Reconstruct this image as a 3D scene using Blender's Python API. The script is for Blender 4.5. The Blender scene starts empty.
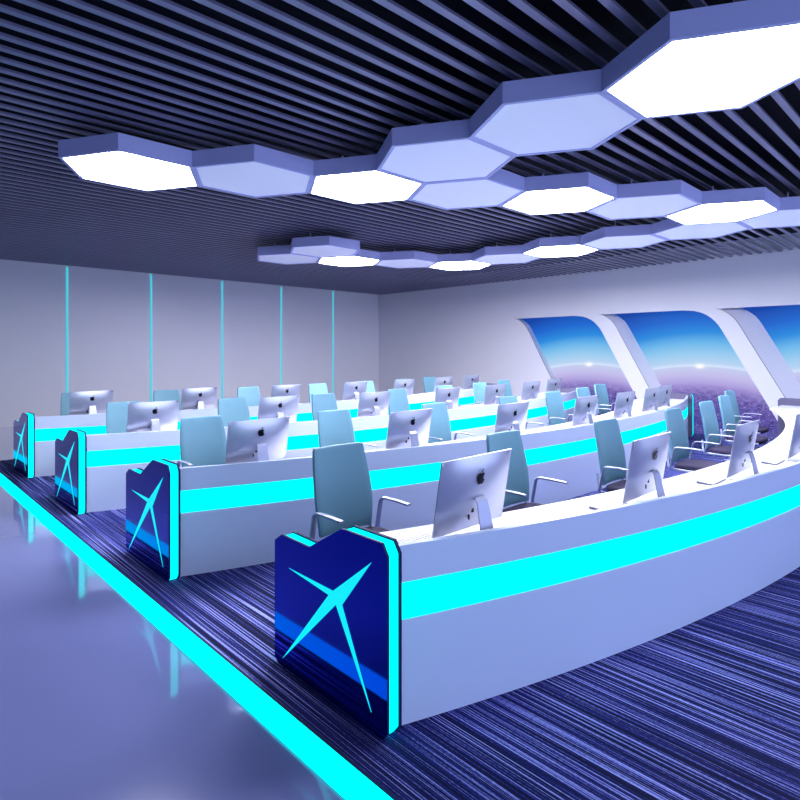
import bpy, math
from mathutils import Vector
C = bpy.context.scene.collection
S = bpy.context.scene
PI = math.pi

# ------------------------------------------------------------------ helpers
def lin(r, g, b):
    f = lambda c: (c/255/12.92) if c/255 <= .04045 else ((c/255+.055)/1.055)**2.4
    return (f(r), f(g), f(b), 1)

def mat(name, rgb, rough=.5, metal=0., emit=None, strength=0., spec=.5, coat=0.):
    m = bpy.data.materials.new(name); m.use_nodes = True
    p = m.node_tree.nodes['Principled BSDF']
    p.inputs['Base Color'].default_value = lin(*rgb)
    p.inputs['Roughness'].default_value = rough
    p.inputs['Metallic'].default_value = metal
    p.inputs['Specular IOR Level'].default_value = spec
    p.inputs['Coat Weight'].default_value = coat
    if emit:
        p.inputs['Emission Color'].default_value = lin(*emit)
        p.inputs['Emission Strength'].default_value = strength
    return m

def noisy(m, scale, amount, stretch=(1, 1, 1)):
    """gentle procedural variation of the base colour and roughness"""
    nt = m.node_tree; p = nt.nodes['Principled BSDF']
    tc = nt.nodes.new('ShaderNodeTexCoord'); mp = nt.nodes.new('ShaderNodeMapping')
    mp.inputs['Scale'].default_value = stretch
    n = nt.nodes.new('ShaderNodeTexNoise'); n.inputs['Scale'].default_value = scale
    n.inputs['Detail'].default_value = 4
    mr = nt.nodes.new('ShaderNodeMapRange')
    mr.inputs['To Min'].default_value = 1-amount; mr.inputs['To Max'].default_value = 1+amount*.4
    mx = nt.nodes.new('ShaderNodeVectorMath'); mx.operation = 'SCALE'
    mx.inputs[0].default_value = p.inputs['Base Color'].default_value[:3]
    nt.links.new(tc.outputs['Object'], mp.inputs['Vector']); nt.links.new(mp.outputs[0], n.inputs['Vector'])
    nt.links.new(n.outputs['Fac'], mr.inputs['Value']); nt.links.new(mr.outputs[0], mx.inputs['Scale'])
    nt.links.new(mx.outputs[0], p.inputs['Base Color'])
    return m

class MB:
    def __init__(s): s.v = []; s.f = []; s.m = []; s.sm = []
    def add(s, vs, fs, mi=0, smooth=False):
        o = len(s.v); s.v += [tuple(v) for v in vs]
        s.f += [tuple(i+o for i in f) for f in fs]; s.m += [mi]*len(fs); s.sm += [smooth]*len(fs)
    def box(s, x0, x1, y0, y1, z0, z1, mi=0):
        s.add([(x0,y0,z0),(x1,y0,z0),(x1,y1,z0),(x0,y1,z0),(x0,y0,z1),(x1,y0,z1),(x1,y1,z1),(x0,y1,z1)],
              [(0,3,2,1),(4,5,6,7),(0,1,5,4),(1,2,6,5),(2,3,7,6),(3,0,4,7)], mi)
    def loft(s, rings, mi=0, smooth=False, caps=True, closed=True):
        n = len(rings[0]); vs = [p for r in rings for p in r]; fs = []
        for i in range(len(rings)-1):
            for j in range(n if closed else n-1):
                k = (j+1) % n
                fs.append((i*n+j, i*n+k, (i+1)*n+k, (i+1)*n+j))
        s.add(vs, fs, mi, smooth)
        if caps: 
            s.add(rings[0], [tuple(range(n))[::-1]], mi); s.add(rings[-1], [tuple(range(n))], mi)
    def bar(s, path, w, h, mi=0, up=(0,0,1), smooth=False, n=8):
        """rounded-rectangle section swept along a path; w across, h along up"""
        rings = []; P = [Vector(p) for p in path]
        for i, p in enumerate(P):
            t = ((P[min(i+1, len(P)-1)]-P[max(i-1, 0)])).normalized()
            side = t.cross(Vector(up)); 
            if side.length < 1e-4: side = Vector((1,0,0))
            side.normalize(); u = side.cross(t).normalized()
            ring = []
            for k in range(n):
                a = 2*PI*(k+.5)/n; ca, sa = math.cos(a), math.sin(a)
                ring.append(p + side*(w/2)*math.copysign(abs(ca)**.5, ca) + u*(h/2)*math.copysign(abs(sa)**.5, sa))
            rings.append(ring)
        s.loft(rings, mi, smooth)
    def cyl(s, x, y, z0, z1, r0, r1=None, n=16, mi=0):
        r1 = r0 if r1 is None else r1
        s.loft([[(x+r*math.cos(2*PI*k/n), y+r*math.sin(2*PI*k/n), z) for k in range(n)] for r, z in ((r0,z0),(r1,z1))], mi, True)
    def prism_x(s, prof, x0, x1, mi=0):
        """profile of (y,z) extruded along x"""
        s.loft([[(x, y, z) for y, z in prof] for x in (x0, x1)], mi)
    def build(s, name, mats, parent=None, loc=None, bevel=0.):
        me = bpy.data.meshes.new(name); me.from_pydata(s.v, [], s.f)
        for m in (mats if isinstance(mats, (list, tuple)) else [mats]): me.materials.append(m)
        for p, mi, sm in zip(me.polygons, s.m, s.sm): p.material_index = mi; p.use_smooth = sm
        me.update()
        import bmesh
        bm = bmesh.new(); bm.from_mesh(me); bmesh.ops.remove_doubles(bm, verts=bm.verts, dist=1e-5)
        bmesh.ops.recalc_face_normals(bm, faces=bm.faces); bm.to_mesh(me); bm.free()
        o = bpy.data.objects.new(name, me); C.objects.link(o)
        if parent: o.parent = parent
        if loc: o.location = loc
        if bevel:
            b = o.modifiers.new('bevel', 'BEVEL'); b.width = bevel; b.segments = 2; b.limit_method = 'ANGLE'
        return o

def thing(name, label, cat, loc=(0,0,0), group=None, rz=0):
    o = bpy.data.objects.new(name, None); C.objects.link(o); o.location = loc; o.rotation_euler = (0,0,rz)
    o.empty_display_size = .1
    o['label'] = label; o['category'] = cat
    if group: o['group'] = group
    return o
def tag(o, label, cat, group=None):
    o['label'] = label; o['category'] = cat
    if group: o['group'] = group
    return o
def struct(o): o['kind'] = 'structure'; return o
def dup(root, loc, label, group=None, rz=None):
    r = root.copy(); C.objects.link(r); r.location = loc
    if rz is not None: r.rotation_euler = (0,0,rz)
    r['label'] = label
    if group: r['group'] = group
    for ch in list(root.children):
        c = ch.copy(); C.objects.link(c); c.parent = r
        for g in list(ch.children):
            d = g.copy(); C.objects.link(d); d.parent = c
    return r

# ------------------------------------------------------------------ materials
CY = (0, 255, 255)
M = {}
M['wall'] = noisy(mat('wall_paint', (228, 226, 234), .42, spec=.4), 1.2, .03)
M['desk'] = noisy(mat('desk_lacquer', (212, 224, 248), .3, coat=.2), .8, .02)
M['worktop'] = mat('worktop_laminate', (222, 223, 238), .4)
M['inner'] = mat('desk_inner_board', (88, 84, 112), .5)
M['under'] = mat('desk_under_board', (52, 50, 78), .6)  # dark board behind the desk front, one even colour
M['cyan'] = mat('cyan_light', (0, 0, 0), .9, emit=CY, strength=1.5, spec=0.)
M['plate'] = mat('navy_gloss_plate', (22, 46, 190), .06, metal=.9)
M['edge'] = mat('navy_edge', (16, 24, 80), .6, spec=.2)
M['emblem'] = mat('emblem_light', (0, 60, 60), .5, emit=(10, 235, 250), strength=1.0)
M['wallline'] = mat('wall_line_light', (20, 80, 90), .5, emit=(60, 190, 205), strength=1.1)
M['seam'] = mat('grey_seam', (128, 122, 150), .6)
M['slat'] = noisy(mat('slat_anodised', (122, 120, 150), .35, metal=.3), 3, .15, (.3, 1, 1))
M['void'] = mat('ceiling_void', (5, 6, 20), .8, spec=.1)
M['housing'] = mat('hex_housing', (176, 180, 226), .45)
M['diff_off_glow'] = mat('hex_diffuser_off_glow', (244, 246, 255), .4, emit=(190, 200, 245), strength=.15)  # unlit diffuser; faint emission stands in for light bounced up from below
M['diff_on'] = mat('hex_diffuser_on', (255, 255, 255), .4, emit=(236, 240, 255), strength=26)
M['diff_far'] = mat('hex_diffuser_on_far', (255, 255, 255), .4, emit=(240, 240, 252), strength=92)
M['diff_mid'] = mat('hex_diffuser_on_mid', (255, 255, 255), .4, emit=(238, 240, 254), strength=45)
M['alu'] = mat('aluminium', (206, 208, 222), .34, metal=.8)
M['stand'] = mat('stand_aluminium_shaded', (168, 172, 196), .4, metal=.8)  # darker copy of the aluminium, the stand's shade put into its colour
M['chrome'] = mat('satin_chrome', (186, 190, 214), .38, metal=.7)
M['black'] = mat('black_gloss', (6, 6, 12), .2)
M['keybase'] = mat('keyboard_base', (120, 122, 140), .35, metal=.6)
M['key'] = mat('key_white', (236, 236, 242), .5)
M['teal'] = noisy(mat('teal_leather', (104, 152, 172), .5, spec=.35), 6, .05)
M['seat'] = noisy(mat('seat_fabric', (50, 42, 74), .9), 40, .15)
M['rubber'] = mat('black_rubber', (22, 22, 28), .6)

# polished floor
def floor_mat():
    m = mat('polished_floor', (122, 130, 184), .09, spec=.9, coat=1.0)
    p = m.node_tree.nodes['Principled BSDF']; p.inputs['Coat Roughness'].default_value = .06
    noisy(m, .5, .06)
    return m
M['floor'] = floor_mat()

def carpet_mat():
    m = bpy.data.materials.new('striped_carpet'); m.use_nodes = True; nt = m.node_tree
    p = nt.nodes['Principled BSDF']; p.inputs['Roughness'].default_value = .9; p.inputs['Specular IOR Level'].default_value = .2
    tc = nt.nodes.new('ShaderNodeTexCoord')
    def noise(sc, detail):
        mp = nt.nodes.new('ShaderNodeMapping'); mp.inputs['Scale'].default_value = sc
        n = nt.nodes.new('ShaderNodeTexNoise'); n.inputs['Scale'].default_value = 1; n.inputs['Detail'].default_value = detail
        n.inputs['Roughness'].default_value = .6
        nt.links.new(tc.outputs['Object'], mp.inputs['Vector']); nt.links.new(mp.outputs[0], n.inputs['Vector'])
        return n.outputs['Fac']
    a = noise((135, .5, 1), 1); b = noise((16, .12, 1), 2); c = noise((160, 60, 1), 1)
    def math_(op, x, y):
        q = nt.nodes.new('ShaderNodeMath'); q.operation = op
        for i, v in enumerate((x, y)):
            if isinstance(v, (int, float)): q.inputs[i].default_value = v
            else: nt.links.new(v, q.inputs[i])
        return q.outputs[0]
    s = math_('ADD', math_('MULTIPLY', a, .79), math_('MULTIPLY', b, .09))
    s = math_('ADD', s, math_('MULTIPLY', c, .12))
    r = nt.nodes.new('ShaderNodeValToRGB'); e = r.color_ramp.elements
    e[0].position = .43; e[0].color = lin(12, 14, 54)
    e[1].position = .64; e[1].color = lin(166, 172, 244)
    k = e.new(.50); k.color = lin(22, 25, 90)
    k = e.new(.555); k.color = lin(52, 56, 146)
    nt.links.new(s, r.inputs[0]); nt.links.new(r.outputs[0], p.inputs['Base Color'])
    bp = nt.nodes.new('ShaderNodeBump'); bp.inputs['Strength'].default_value = .25; bp.inputs['Distance'].default_value = .01
    nt.links.new(s, bp.inputs['Height']); nt.links.new(bp.outputs[0], p.inputs['Normal'])
    return m
M['carpet'] = carpet_mat()

def mural_mat():
    """backlit picture: deep blue sky, glowing planet limb with a star glint, city lights below.
    object coords: y along the wall (peak of the limb at 0), z height"""
    m = bpy.data.materials.new('backlit_earth_picture'); m.use_nodes = True; nt = m.node_tree
    p = nt.nodes['Principled BSDF']; p.inputs['Roughness'].default_value = .35; p.inputs['Base Color'].default_value = (.0,.0,.0,1); p.inputs['Specular IOR Level'].default_value = .05
    tc = nt.nodes.new('ShaderNodeTexCoord'); sp = nt.nodes.new('ShaderNodeSeparateXYZ')
    nt.links.new(tc.outputs['Object'], sp.inputs[0])
    def mth(op, x, y=0.):
        q = nt.nodes.new('ShaderNodeMath'); q.operation = op
        for i, v in enumerate((x, y)):
            if isinstance(v, (int, float)): q.inputs[i].default_value = v
            else: nt.links.new(v, q.inputs[i])
        return q.outputs[0]
    Y, Z = sp.outputs['Y'], sp.outputs['Z']
    # height above the limb (a shallow arch)
    h = mth('ADD', mth('SUBTRACT', Z, 1.36), mth('MULTIPLY', mth('MULTIPLY', Y, Y), .09))
    hv = mth('DIVIDE', mth('ADD', h, 1.3), 2.8)          # 0..1 over -1.3 .. 1.5
    r = nt.nodes.new('ShaderNodeValToRGB'); e = r.color_ramp.elements
    def P(x): return (x+1.3)/2.8
    stops = [(-1.3, (84, 80, 166)), (-.95, (112, 102, 190)), (-.68, (140, 124, 204)), (-.45, (168, 152, 220)), (-.2, (196, 190, 236)),
             (-.02, (196, 205, 240)), (.02, (214, 228, 252)), (.09, (184, 212, 244)), (.3, (154, 204, 240)), (.55, (110, 184, 236)),
             (.8, (46, 140, 222)), (1.1, (34, 104, 208)), (1.45, (24, 70, 168))]
    e[0].position = 0; e[0].color = lin(*stops[0][1]); e[1].position = 1; e[1].color = lin(*stops[-1][1])
    for x, c in stops[1:-1]:
        k = e.new(min(.999, P(x))); k.color = lin(*c)
    nt.links.new(hv, r.inputs[0])
    # city texture: noise, only well below the limb
    def tex(scale, detail, lo, hi):
        mp = nt.nodes.new('ShaderNodeMapping'); mp.inputs['Scale'].default_value = scale
        n = nt.nodes.new('ShaderNodeTexNoise'); n.inputs['Scale'].default_value = 1; n.inputs['Detail'].default_value = detail
        n.inputs['Roughness'].default_value = .7
        nt.links.new(tc.outputs['Object'], mp.inputs['Vector']); nt.links.new(mp.outputs[0], n.inputs['Vector'])
        q = nt.nodes.new('ShaderNodeMapRange'); q.inputs['From Min'].default_value = lo; q.inputs['From Max'].default_value = hi
        nt.links.new(n.outputs['Fac'], q.inputs['Value']); return q.outputs[0]
    city = tex((1, 6, 15), 8, .36, .66); dots = tex((1, 22, 44), 2, .58, .70)
    mask = nt.nodes.new('ShaderNodeMapRange'); mask.inputs['From Min'].default_value = -.38; mask.inputs['From Max'].default_value = -.72
    nt.links.new(h, mask.inputs['Value'])
    mix = nt.nodes.new('ShaderNodeMix'); mix.data_type = 'RGBA'
    nt.links.new(mth('MULTIPLY', mask.outputs[0], mth('SUBTRACT', 1., city)), mix.inputs['Factor'])
    nt.links.new(r.outputs[0], mix.inputs['A']); mix.inputs['B'].default_value = lin(66, 56, 134)
    mix2 = nt.nodes.new('ShaderNodeMix'); mix2.data_type = 'RGBA'
    nt.links.new(mth('MULTIPLY', mask.outputs[0], mth('MULTIPLY', dots, .5)), mix2.inputs['Factor'])
    nt.links.new(mix.outputs['Result'], mix2.inputs['A']); mix2.inputs['B'].default_value = lin(236, 214, 250)
    # star glint at the top of the limb
    dy = mth('DIVIDE', Y, .09); dz = mth('DIVIDE', mth('SUBTRACT', Z, 1.37), .05)
    d = mth('ADD', mth('MULTIPLY', dy, dy), mth('MULTIPLY', dz, dz))
    gl = mth('DIVIDE', 1., mth('ADD', 1., mth('MULTIPLY', d, d)))
    mix3 = nt.nodes.new('ShaderNodeMix'); mix3.data_type = 'RGBA'; nt.links.new(gl, mix3.inputs['Factor'])
    nt.links.new(mix2.outputs['Result'], mix3.inputs['A']); mix3.inputs['B'].default_value = (1,1,1,1)
    nt.links.new(mix3.outputs['Result'], p.inputs['Emission Color']); p.inputs['Emission Strength'].default_value = 1.0
    return m
M['mural'] = mural_mat()

# ------------------------------------------------------------------ room
XW, YW, ZC, LO = 13.8, 15.55, 3.77, -6.
b = MB(); b.box(LO, XW+.6, LO, YW+.2, -.2, 0); struct(b.build('floor', M['floor']))
b = MB(); b.box(LO, XW+.6, YW, YW+.2, 0, 4.3); struct(b.build('wall_left', M['wall']))
b = MB(); b.box(LO-.2, LO, LO, YW+.2, 0, 4.3); struct(b.build('wall_back_added', mat('dark_added_wall', (66, 68, 100), .6)))  # unseen dark wall added so end panels reflect it instead of bright sky
# ceiling: dark deck above a field of parallel slats running towards the right-hand wall
b = MB(); b.box(LO, XW+.6, LO, YW+.2, 4.12, 4.3, 1)
y = 2.14-.183*44
while y < YW-.08:
    b.box(LO, XW, y-.027, y+.027, ZC, ZC+.022, 0); y += .183
struct(b.build('ceiling', [M['slat'], M['void']]))
# carpet inlay
b = MB(); b.box(1.48, 12.6, LO, 10.7, 0, .012); o = b.build('carpet', M['carpet'])
tag(o, 'dark blue striped carpet under the curved desk rows', 'carpet')
b = MB(); b.box(1.345, 1.465, LO, YW-.02, 0, .014); o = b.build('floor_light_strip', M['cyan'])
tag(o, 'wide glowing cyan light strip running along the carpet edge', 'light strip')
b = MB(); b.box(1.466, 1.479, LO, 10.7, 0, .016); struct(b.build('trim_1', M['edge']))
b = MB(); b.box(LO, XW, YW-.012, YW, 0, .07); struct(b.build('baseboard_left', M['wall']))

# right wall with three slanted window openings
ZT = 2.66
zl = [2.66, 2.65, 2.63, 2.59, 2.53, 2.46, 2.38, 2.30, 2.22, 2.1, 1.8, 1.4, 1.0, .5, 0.]
def interp(tab, z):
    for (z0, u0), (z1, u1) in zip(tab, tab[1:]):
        if z0 >= z >= z1: return u0+(u1-u0)*(z0-z)/(z0-z1)
TL = [(2.66, 0.), (2.65, .05), (2.63, .13), (2.59, .21), (2.53, .29), (2.46, .37), (2.38, .43), (2.30, .48), (0, .48+.55*2.30)]
TR = [(2.66, 1.72), (2.65, 1.85), (2.63, 2.0), (2.59, 2.13), (2.53, 2.25), (2.46, 2.34), (2.38, 2.42), (2.30, 2.485), (2.22, 2.535), (0, 2.535+.55*2.22)]
SK = [9.49, 6.72, 3.88]; SH = [.13, .31, .42]; XB = XW+.4
FL = lambda k, z: SK[k]+SH[k]-interp(TL, z)
FR = lambda k, z: SK[k]-interp(TR, z)
b = MB()
def quad(x, ya0, ya1, za, yb0, yb1, zb): b.add([(x,ya0,za),(x,ya1,za),(x,yb1,zb),(x,yb0,zb)], [(0,1,2,3)])
quad(XW, LO, YW+.2, 4.3, LO, YW+.2, ZT)
for i in range(len(zl)-1):
    z0, z1 = zl[i], zl[i+1]
    quad(XW, FL(0,z0), YW+.2, z0, FL(0,z1), YW+.2, z1)
    quad(XW, FL(1,z0), FR(0,z0), z0, FL(1,z1), FR(0,z1), z1)
    quad(XW, FL(2,z0), FR(1,z0), z0, FL(2,z1), FR(1,z1), z1)
    quad(XW, LO, FR(2,z0), z0, LO, FR(2,z1), z1)
b.box(XW+.42, XW+.6, LO, YW+.2, 0, 4.3)
struct(b.build('wall_right', M['wall']))
for k in range(3):
    e = bpy.data.objects.new('window_%d' % (k+1), None); C.objects.link(e); e.location = (XB, SK[k]-1.97, 0); struct(e)
    e.empty_display_size = .1
    oy = SK[k]-1.97
    f = 1.029
    BL = [(SK[k]-interp(TL, z))*f for z in zl]; BZ = [1.7+(z-1.7)*f if z > 0 else 0 for z in zl]
    BR = [FR(k, z) for z in zl]
    # picture
    w = MB()
    for i in range(len(zl)-1):
        w.add([(0,BL[i]-oy,BZ[i]),(0,BR[i]-oy,BZ[i]),(0,BR[i+1]-oy,BZ[i+1]),(0,BL[i+1]-oy,BZ[i+1])], [(0,1,2,3)])
        w.add([(.015,BL[i]-oy,BZ[i]),(.015,BR[i]-oy,BZ[i]),(.015,BR[i+1]-oy,BZ[i+1]),(.015,BL[i+1]-oy,BZ[i+1])], [(3,2,1,0)])
    w.build('backlit_picture', M['mural'], e)
    # reveal (jambs and soffit)
    w = MB(); d = XW-XB
    for i in range(len(zl)-1):
        w.add([(d,FL(k,zl[i])-oy,zl[i]),(0,BL[i]-oy,BZ[i]),(0,BL[i+1]-oy,BZ[i+1]),(d,FL(k,zl[i+1])-oy,zl[i+1])], [(0,1,2,3)], 0, True)
        w.add([(d,FR(k,zl[i])-oy,zl[i]),(0,BR[i]-oy,BZ[i]),(0,BR[i+1]-oy,BZ[i+1]),(d,FR(k,zl[i+1])-oy,zl[i+1])], [(3,2,1,0)], 0, True)
    w.add([(d,FL(k,ZT)-oy,ZT),(d,FR(k,ZT)-oy,ZT),(0,BR[0]-oy,BZ[0]),(0,BL[0]-oy,BZ[0])], [(0,1,2,3)])
    w.build('window_reveal', M['wall'], e)
    w = MB()   # thin grey seam strip along the front edge of the left jamb
    for i in range(len(zl)-1):
        ya, yb = FL(k, zl[i])-oy, FL(k, zl[i+1])-oy
        w.loft([[(d-.004, y_+o, z_) for o in (-.002, .014)]+[(d+.004, y_+o, z_) for o in (.014, -.002)] for y_, z_ in ((ya, zl[i]), (yb, zl[i+1]))])
    w.build('edge_trim', M['seam'], e)

# glowing vertical lines on the left wall
nm = ['leftmost', 'second from the left', 'middle', 'fourth from the left', 'rightmost']
for i, x in enumerate((3.713, 5.70, 7.715, 9.70, 11.732)):
    b = MB(); b.box(x-.022, x+.022, YW-.02, YW-.001, .08, ZC-.01)
    o = b.build('wall_light_line', M['wallline'])
    tag(o, 'thin vertical cyan light line on the left wall, %s of five' % nm[i], 'wall light', 'cyan light lines on the left wall')

# ------------------------------------------------------------------ hexagonal ceiling lights
def hexpts(r): return [(r*math.cos(PI/3*k), r*math.sin(PI/3*k)) for k in range(6)]
def make_hex(lit):
    t = thing('hexagonal_ceiling_light', '', 'ceiling light')
    b = MB(); R, r, zb, zt = .668, .632, 0., .155
    H, h = hexpts(R), hexpts(r)
    for k in range(6):
        q = (k+1) % 6
        b.add([(*H[k],zb),(*H[q],zb),(*H[q],zt),(*H[k],zt)], [(0,1,2,3)])
        b.add([(*H[k],zb),(*H[q],zb),(*h[q],zb),(*h[k],zb)], [(3,2,1,0)])
        b.add([(*h[k],zb),(*h[q],zb),(*h[q],.02),(*h[k],.02)], [(3,2,1,0)])
    b.add([(*p,zt) for p in H], [tuple(range(6))]); b.add([(*p,.02) for p in h], [tuple(range(6))])
    b.build('housing', M['housing'], t)
    b = MB(); g = hexpts(.628)
    b.loft([[(*p, z) for p in g] for z in (.007, .019)])
    b.build('diffuser', {0: M['diff_off_glow'], 1: M['diff_on'], 2: M['diff_mid'], 3: M['diff_far']}[lit], t)
    for x, y in ((-.3,0),(.3,0)):
        b = MB(); b.cyl(x, y, zt, ZC-3.48, .012, n=8); b.build('hanger', M['housing'], t)
    return t
HEX = [((0,0),2,'brightly lit hexagonal light at the left tip of the near chain'),
 ((1,0),0,'unlit hexagon between the two lit ones at the left of the near chain'),
 ((2,0),2,'lit hexagonal light third from the left tip, where the chain forks'),
 ((2,-1),0,'unlit hexagon joining the fork to the big unlit one nearer the camera'),
 ((2,-2),0,'large unlit hexagon touching the biggest, nearest lit one'),
 ((2,-3),1,'biggest and nearest lit hexagonal light at the top right'),
 ((3,0),0,'unlit hexagon under the fork, left of the middle lit one'),
 ((4,0),2,'lit hexagonal light in the middle, right of the fork'),
 ((5,0),0,'unlit hexagon between the two lit ones right of the fork'),
 ((6,0),2,'lit hexagonal light at the right, left of the unlit one at the picture edge'),
 ((7,0),0,'unlit hexagon at the right edge of the picture beside a lit one'),
 ((8,-1),1,'lit hexagonal light mostly cut off by the right picture edge'),
 ((7,1),0,'unlit hexagon just below the right-hand lit one, against the right wall side'),
 ((7,2),0,'unlit hexagon between the far chain lit one and the right cluster'),
 ((7,3),3,'lit hexagonal light nearest the camera in the far chain'),
 ((7,4),0,'unlit hexagon between the two right-hand lit ones of the far chain'),
 ((7,5),3,'lit hexagonal light in the middle of the far chain'),
 ((6,5),0,'unlit hexagon between the two left-hand lit ones of the far chain'),
 ((5,5),3,'lit hexagonal light near the left end of the far chain'),
 ((4,5),0,'unlit hexagon at the far left tip of the far chain'),
 ((4,4),0,'unlit hexagon stepping forward at the left end of the far chain')]
first = {}
for (i, j), lit, lab in HEX:
    loc = (2.01+1.005*i, 5.92-.58*i+1.16*j, 3.48)
    if (i, j) == (8, -1): loc = (2.02+1.007*8, 5.92-.58*8+0, 3.48)
    if lit not in first:
        t = make_hex(lit); t.location = loc; t['label'] = lab; t['group'] = 'hexagonal ceiling lights'; first[lit] = t
    else: dup(first[lit], loc, lab, 'hexagonal ceiling lights')

# ------------------------------------------------------------------ curved desks
XA, XZ, R, XC = 1.747, 12.10, 15.44, 6.88
Y0 = [1.86+2.37*k for k in range(4)]
def yF(k, X, r=R): return Y0[k]-.87+R-math.sqrt(r*r-(X-XC)**2)
def yB(k, X):
    y = 1.62+2.37*k+13.3-math.sqrt(13.3**2-(X-6.1)**2)
    return min(y, Y0[k]+.80)
XS = [XA+(XZ-XA)*i/72 for i in range(73)]
def curved(k, r0, r1, z0, z1):
    b = MB(); b.loft([[(X,yF(k,X,r0),z0),(X,yF(k,X,r0),z1),(X,yF(k,X,r1),z1),(X,yF(k,X,r1),z0)] for X in XS]); return b
PROF = [(0,.045),(.035,0),(.865,0),(.912,.04),(.912,.672),(.845,.716),(.59,.711),(.32,.865),(.035,.865),(0,.812)]
def inset(prof, d):
    cy = sum(p[0] for p in prof)/len(prof); cz = sum(p[1] for p in prof)/len(prof)
    n = len(prof); out = []
    for i in range(n):   # offset each vertex along the averaged inward normals
        (a0,a1),(p0,p1),(c0,c1) = prof[i-1], prof[i], prof[(i+1)%n]
        def nrm(x, y):
            L = math.hypot(x, y); return (-y/L, x/L)
        n1, n2 = nrm(p0-a0, p1-a1), nrm(c0-p0, c1-p1)
        s = 1+n1[0]*n2[0]+n1[1]*n2[1]
        out.append((p0+d*(n1[0]+n2[0])/s, p1+d*(n1[1]+n2[1])/s))
    return out
INS = inset(PROF, .008)
STAR = [(2.556,.557),(2.175,.557),(1.892,.764),(2.098,.507),(1.892,.098),(2.150,.492),(2.618,.057),(2.213,.524)]
STAR = [(y-1.79, z) if i % 2 == 0 else (2.152-1.79+(y-2.152)*.9, .515+(z-.515)*.9) for i, (y, z) in enumerate(STAR)]
PROF_R = [(0,.045),(.035,0),(.865,0),(.912,.04),(.912,.825),(.875,.865),(.035,.865),(0,.812)]
def end_panel(parent, sgn):
    """sgn -1: outer face looks to -x (aisle side), +1: looks to +x. built at x=0 .. .088"""
    X = lambda v: v if sgn < 0 else .088-v
    PR = PROF if sgn < 0 else PROF_R
    pl = MB(); face = [[(x, y, z) for y, z in PR] for x in (X(0), X(.013))]; pl.loft(face, 1, caps=False)
    pl.add(face[0], [tuple(range(len(PR)))], 0); pl.add(face[1], [tuple(range(len(PR)))], 0)
    body = pl.build('end_panel', [M['plate'], M['edge']], parent)
    c = MB(); c.prism_x(inset(PR, .008), X(.013), X(.074)); c.build('light_edge', M['cyan'], body)
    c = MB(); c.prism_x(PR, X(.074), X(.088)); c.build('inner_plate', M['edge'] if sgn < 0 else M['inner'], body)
    c = MB(); c.prism_x(STAR, X(-.003), X(-.0003)); c.build('emblem', M['emblem'], body)
    return body
rown = ['front', 'second', 'third', 'rearmost']
dl = ['nearest and largest curved white desk with cyan band, star panel at its left end',
      'curved white desk with cyan band, directly behind the nearest one',
      'curved white desk with cyan band, third back from the camera',
      'rearmost and smallest-looking curved white desk with cyan band']
proto = None
for k in range(4):
    base = (XA, Y0[k], 0)
    if k == 0:
        t = thing('curved_desk', dl[0], 'desk', (0,0,0), 'curved desks in rows')
        f = MB()
        for r0, r1, z0, z1 in ((R, R-.02, .012, .486), (R, R-.02, .657, .825), (R-.02, R-.034, .012, .825)):
            q = curved(0, r0, r1, z0, z1); f.add(q.v, q.f)
        f.build('front_panel', M['desk'], t)
        curved(0, R-.006, R-.0195, .487, .656).build('light_band', M['cyan'], t)
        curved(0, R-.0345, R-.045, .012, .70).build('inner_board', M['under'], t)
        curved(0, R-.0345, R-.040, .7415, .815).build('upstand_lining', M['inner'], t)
        w = MB(); w.loft([[(X,yF(0,X,R-.035),.716),(X,yF(0,X,R-.035),.74),(X,yB(0,X),.74),(X,yB(0,X),.716)] for X in XS])
        w.build('worktop', M['worktop'], t)
        a = end_panel(t, -1); a.location = (1.66, 1.815, 0)
        z = end_panel(t, 1); z.location = (12.10, 1.815, 0)
        proto = t
    else:
        dup(proto, (0, 2.37*k, 0), dl[k], 'curved desks in rows')

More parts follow.
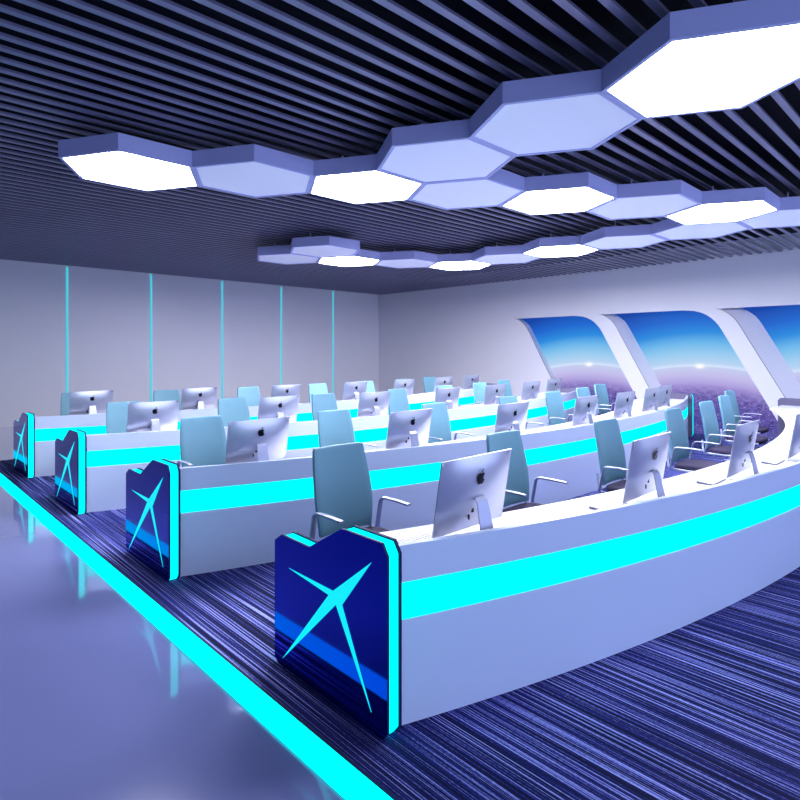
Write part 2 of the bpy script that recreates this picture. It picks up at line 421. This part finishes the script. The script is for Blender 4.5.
# ------------------------------------------------------------------ all-in-one computers
def make_computer():
    t = thing('desktop_computer', '', 'computer')
    a = math.radians(10); ca, sa = math.cos(a), math.sin(a)
    W, H0, zb = .56, .37, .050
    def T(x, d, h):       # d: depth behind the glass (towards -y), h: height up the panel
        return (x, .0-d*ca-h*sa, zb+h*ca-d*sa)
    b = MB(); nx, nz = 12, 10; grid = []
    for j in range(nz+1):
        for i in range(nx+1):
            u, v = i/nx*2-1, j/nz*2-1
            d = .007+.03*(1-abs(u)**2.6)*(1-abs(v)**2.6)
            grid.append(T(u*W/2, d, (v+1)/2*H0))
    fs = [(j*(nx+1)+i, j*(nx+1)+i+1, (j+1)*(nx+1)+i+1, (j+1)*(nx+1)+i) for j in range(nz) for i in range(nx)]
    b.add(grid, fs, 0, True)
    rim = [(x,h) for x,h in ((-W/2,0),(W/2,0),(W/2,H0),(-W/2,H0))]
    for q in range(4):
        (x0,h0),(x1,h1) = rim[q], rim[(q+1)%4]
        b.add([T(x0,0,h0),T(x1,0,h1),T(x1,.007,h1),T(x0,.007,h0)], [(0,1,2,3)])
    b.add([T(x,0,h) for x,h in rim], [(0,1,2,3)])
    hs = b.build('housing', M['alu'], t)
    s = MB(); s.add([T(x,-.001,h) for x,h in ((-W/2+.004,.07),(W/2-.004,.07),(W/2-.004,H0-.004),(-W/2+.004,H0-.004))]+
                    [T(x,.0,h) for x,h in ((-W/2+.004,.07),(W/2-.004,.07),(W/2-.004,H0-.004),(-W/2+.004,H0-.004))],
                    [(0,1,2,3),(7,6,5,4),(0,4,5,1),(1,5,6,2),(2,6,7,3),(3,7,4,0)])
    s.build('screen', M['black'], t)
    BODY = [(0,.22),(.12,.28),(.27,.29),(.40,.2),(.31,.08),(.28,-.06),(.33,-.18),(.44,-.26),(.37,-.42),(.24,-.56),(.12,-.58),(0,-.53),
            (-.12,-.58),(-.24,-.56),(-.37,-.4),(-.45,-.18),(-.45,.03),(-.36,.2),(-.22,.29),(-.1,.27)]
    LEAF = [(0,.32),(.01,.45),(.10,.57),(.19,.61),(.19,.48),(.11,.36)]
    l = MB()
    for poly in (BODY, LEAF):
        P0 = [T(x*.066, .0372, 0.272+y*.066) for x, y in poly]; P1 = [T(x*.066, .0388, 0.272+y*.066) for x, y in poly]
        n = len(poly); l.loft([P0, P1])
    l.build('logo', M['black'], hs)
    # stand: folded sheet from mid back down to the worktop, then forward as a foot
    p = MB()
    at = T(0, .035, .165)
    prof = [(at[1]+.012, at[2]-.012, .075), (at[1]-.012, at[2]+.004, .08), (at[1]-.026, at[2]-.012, .082), (at[1]-.036, at[2]-.05, .088), (-.128, .022, .108), (-.131, .008, .110), (-.118, .0025, .112), (.05, .0025, .125)]
    rings = []
    for i, (y, z, w) in enumerate(prof):
        q = prof[min(i+1, len(prof)-1)]; pr = prof[max(i-1, 0)]
        ty, tz = q[0]-pr[0], q[1]-pr[1]; L = math.hypot(ty, tz); ny, nz_ = -tz/L*.0025, ty/L*.0025
        rings.append([(-w/2, y-ny, z-nz_), (w/2, y-ny, z-nz_), (w/2, y+ny, z+nz_), (-w/2, y+ny, z+nz_)])
    p.loft(rings); st = p.build('stand', M['stand'], t)
    # cable hole: small white-ringed disc low on the stand
    c = MB()
    cy_, cz_ = -.122, .05
    ring = lambda r, o: [(r*math.cos(2*PI*q/14), cy_-o*1.0+.0*q, cz_+r*math.sin(2*PI*q/14)) for q in range(14)]
    c.loft([ring(.017, .002), ring(.017, .009)]); c.build('cable_hole', M['key'], st)
    c = MB(); ctr = T(-.055, .034, .075)
    c.loft([[(ctr[0]+.006*math.cos(2*PI*q/10), ctr[1]-o, ctr[2]+.014*math.sin(2*PI*q/10)) for q in range(10)] for o in (-.002, .003)])
    c.build('power_socket', M['black'], hs)
    c = MB(); v0 = T(-.03, .036, .155); v1 = T(-.03, .034, .095)
    c.box(-.036, -.022, v1[1]-.004, v1[1]+.004, v1[2], v0[2]); c.build('hinge_slot', M['rubber'], hs)
    return t
def make_keyboard():
    t = thing('keyboard', '', 'keyboard')
    b = MB(); b.prism_x([(-.057,0),(.057,0),(.057,.015),(-.057,.006)], -.14, .14); b.build('base', M['keybase'], t)
    k = MB()
    for r in range(5):
        for c in range(13):
            if r == 0 and 3 < c < 9: continue
            x = -.132+c*.0205; y = -.048+r*.0195; z = .0065+(y+.057)/.114*.009
            k.box(x, x+.0175, y, y+.0165, z, z+.0025)
    k.box(-.05, .05, -.048, -.0315, .007, .0098)
    k.build('keys', M['key'], t)
    return t
MX = [[2.30, 3.605, 4.80, 6.00, 7.25, 8.5, 9.7],
      [2.40, 3.80, 5.15, 6.58, 7.70, 8.85, 9.65],
      [2.43, 3.83, 5.23, 6.66, 7.93, 9.25, 10.45],
      [2.44, 3.87, 5.30, 6.75, 8.06, 9.45, 10.76]]
ordn = ['first', 'second', 'third', 'fourth', 'fifth', 'sixth', 'seventh']
comp = kb = None
for k in range(4):
    for i, x in enumerate(MX[k]):
        if k == 0 and i > 3: continue
        loc = (x, yF(k, x)+.205, .741)
        lab = 'silver all-in-one computer, %s from the left on the %s desk' % (ordn[i], rown[k])
        grp = 'silver computers on the desks'
        if comp is None:
            comp = make_computer(); comp.location = loc;  comp['label'] = lab; comp['group'] = grp; comp.scale.z = 1.045
        else: dup(comp, loc, lab, grp).scale.z = (1.045, .985, .97, .97)[k]
for k in range(2):
    for i, x in enumerate(MX[k]):
        if k == 1 and i < 4: continue
        loc = (x-.22, yF(k, x)+.32, .7412)
        lab = 'slim silver keyboard behind the %s computer from the left on the %s desk' % (ordn[i], rown[k])
        grp = 'slim keyboards on the desks'
        if kb is None:
            kb = make_keyboard(); kb.location = loc; kb['label'] = lab; kb['group'] = grp
        else: dup(kb, loc, lab, grp)

# ------------------------------------------------------------------ office chairs (face -y)
def make_chair():
    t = thing('office_chair', '', 'chair')
    # backrest: tall shell, narrow top, widest at arm height, gently cupped and leaning
    b = MB(); rows = [(.46,.205,.44),(.52,.205,.455),(.60,.212,.475),(.70,.225,.485),(.80,.243,.475),(.88,.26,.462),(.96,.276,.446),(1.015,.288,.43),(1.035,.293,.408)]
    rings = []
    for z, y, w in rows:
        n = 10; fr = []; bk = []
        for i in range(n+1):
            u = i/n*2-1; fr.append((u*w/2, y-.025*u*u, z)); bk.append((u*w/2*.985, y+.028-.022*u*u, z))
        rings.append(fr+bk[::-1])
    b.loft(rings, 0, True); b.build('backrest', M['teal'], t, bevel=.004)
    # seat cushion
    s = MB(); rr = []
    for z, sc in ((.385,.9),(.40,.98),(.43,1.),(.45,.97),(.457,.85)):
        ring = []
        for q in range(28):
            a = 2*PI*q/28; ca, sa = math.cos(a), math.sin(a)
            ring.append(((.255*sc)*math.copysign(abs(ca)**.45, ca), -.03+.235*sc*math.copysign(abs(sa)**.45, sa), z))
        rr.append(ring)
    s.loft(rr, 0, True); s.build('seat', M['seat'], t)
    # side frame rails around the seat and back
    f = MB()
    for sx in (-1, 1):
        f.bar([(sx*.268,-.24,.405),(sx*.270,0,.40),(sx*.268,.20,.405),(sx*.255,.23,.43),(sx*.232,.243,.50),(sx*.222,.25,.56)], .02, .024)
    f.bar([(-.268,.1,.39),(.268,.1,.39)], .03, .014); f.bar([(-.268,-.12,.39),(.268,-.12,.39)], .03, .014)
    f.build('seat_frame', M['chrome'], t)
    for sx in (-1, 1):
        a = MB(); pts = [(.20,.405),(.19,.46),(.175,.54),(.162,.60)]
        for q in range(1, 7):
            th = PI/2*q/6; pts.append((.162-.05*(1-math.cos(th)), .60+.05*math.sin(th)))
        pts += [(.0,.652),(-.10,.648),(-.13,.645)]
        a.bar([(sx*.288, y, z) for y, z in pts], .04, .016, smooth=True)
        a.build('armrest', M['chrome'], t)
    g = MB(); g.cyl(0, 0, .10, .30, .028); g.cyl(0, 0, .30, .385, .016); g.cyl(0, 0, .37, .39, .10, .12)
    g.build('gas_lift', M['chrome'], t)
    for q in range(5):
        an = 2*PI*q/5+.3; dx, dy = math.cos(an), math.sin(an)
        L = MB(); L.bar([(dx*.02,dy*.02,.115),(dx*.15,dy*.15,.10),(dx*.27,dy*.27,.075)], .04, .024)
        leg = L.build('base_leg', M['chrome'], t)
        c = MB(); c.loft([[(dx*.27+dy*o+dx*.027*math.cos(2*PI*h/12), dy*.27-dx*o+dy*.027*math.cos(2*PI*h/12), .0395+.027*math.sin(2*PI*h/12)) for h in range(12)] for o in (-.018, .018)], 0, True)
        c.build('castor', M['rubber'], leg)
    return t
CX = [2.46, 3.87, 5.32, 6.89, 8.26, 9.60, 10.88]
REL = [1.25, 1.18, 1.22, 1.28, 1.31, 1.33, 1.36]
CXF = [2.44, 3.80, 5.20, 6.76, 8.08, 9.38, 10.60]
CH = [[(x, yF(k, x)+r_) for x, r_ in zip([CX[0]+.03*k+.03]+CX[1:] if k else CXF, REL)] for k in range(4)]
chair = None
for k in range(4):
    for i, (x, y) in enumerate(CH[k]):
        lab = 'teal high-back office chair, %s from the left at the %s desk' % (ordn[i], rown[k])
        grp = 'teal office chairs behind the desks'
        loc = (x, y, .012)
        if chair is None:
            chair = make_chair(); chair.location = loc; chair['label'] = lab; chair['group'] = grp
        else: dup(chair, loc, lab, grp)

# ------------------------------------------------------------------ light, world, camera
wd = bpy.data.worlds.new('world'); S.world = wd; wd.use_nodes = True
bg = wd.node_tree.nodes['Background']; bg.inputs[0].default_value = lin(188, 206, 255); bg.inputs[1].default_value = 3.3
cam = bpy.data.cameras.new('camera'); co = bpy.data.objects.new('camera', cam); C.objects.link(co); S.camera = co
cam.sensor_width = 36; cam.lens = 36*569.5/800; cam.shift_y = -48/800
co.location = (0, 0, 1.7); co.rotation_euler = (PI/2, 0, -math.atan2(.6914569, .7224765))
S.view_settings.view_transform = 'Standard'; S.view_settings.look = 'None'; S.view_settings.gamma = 1
S.view_settings.exposure = 0
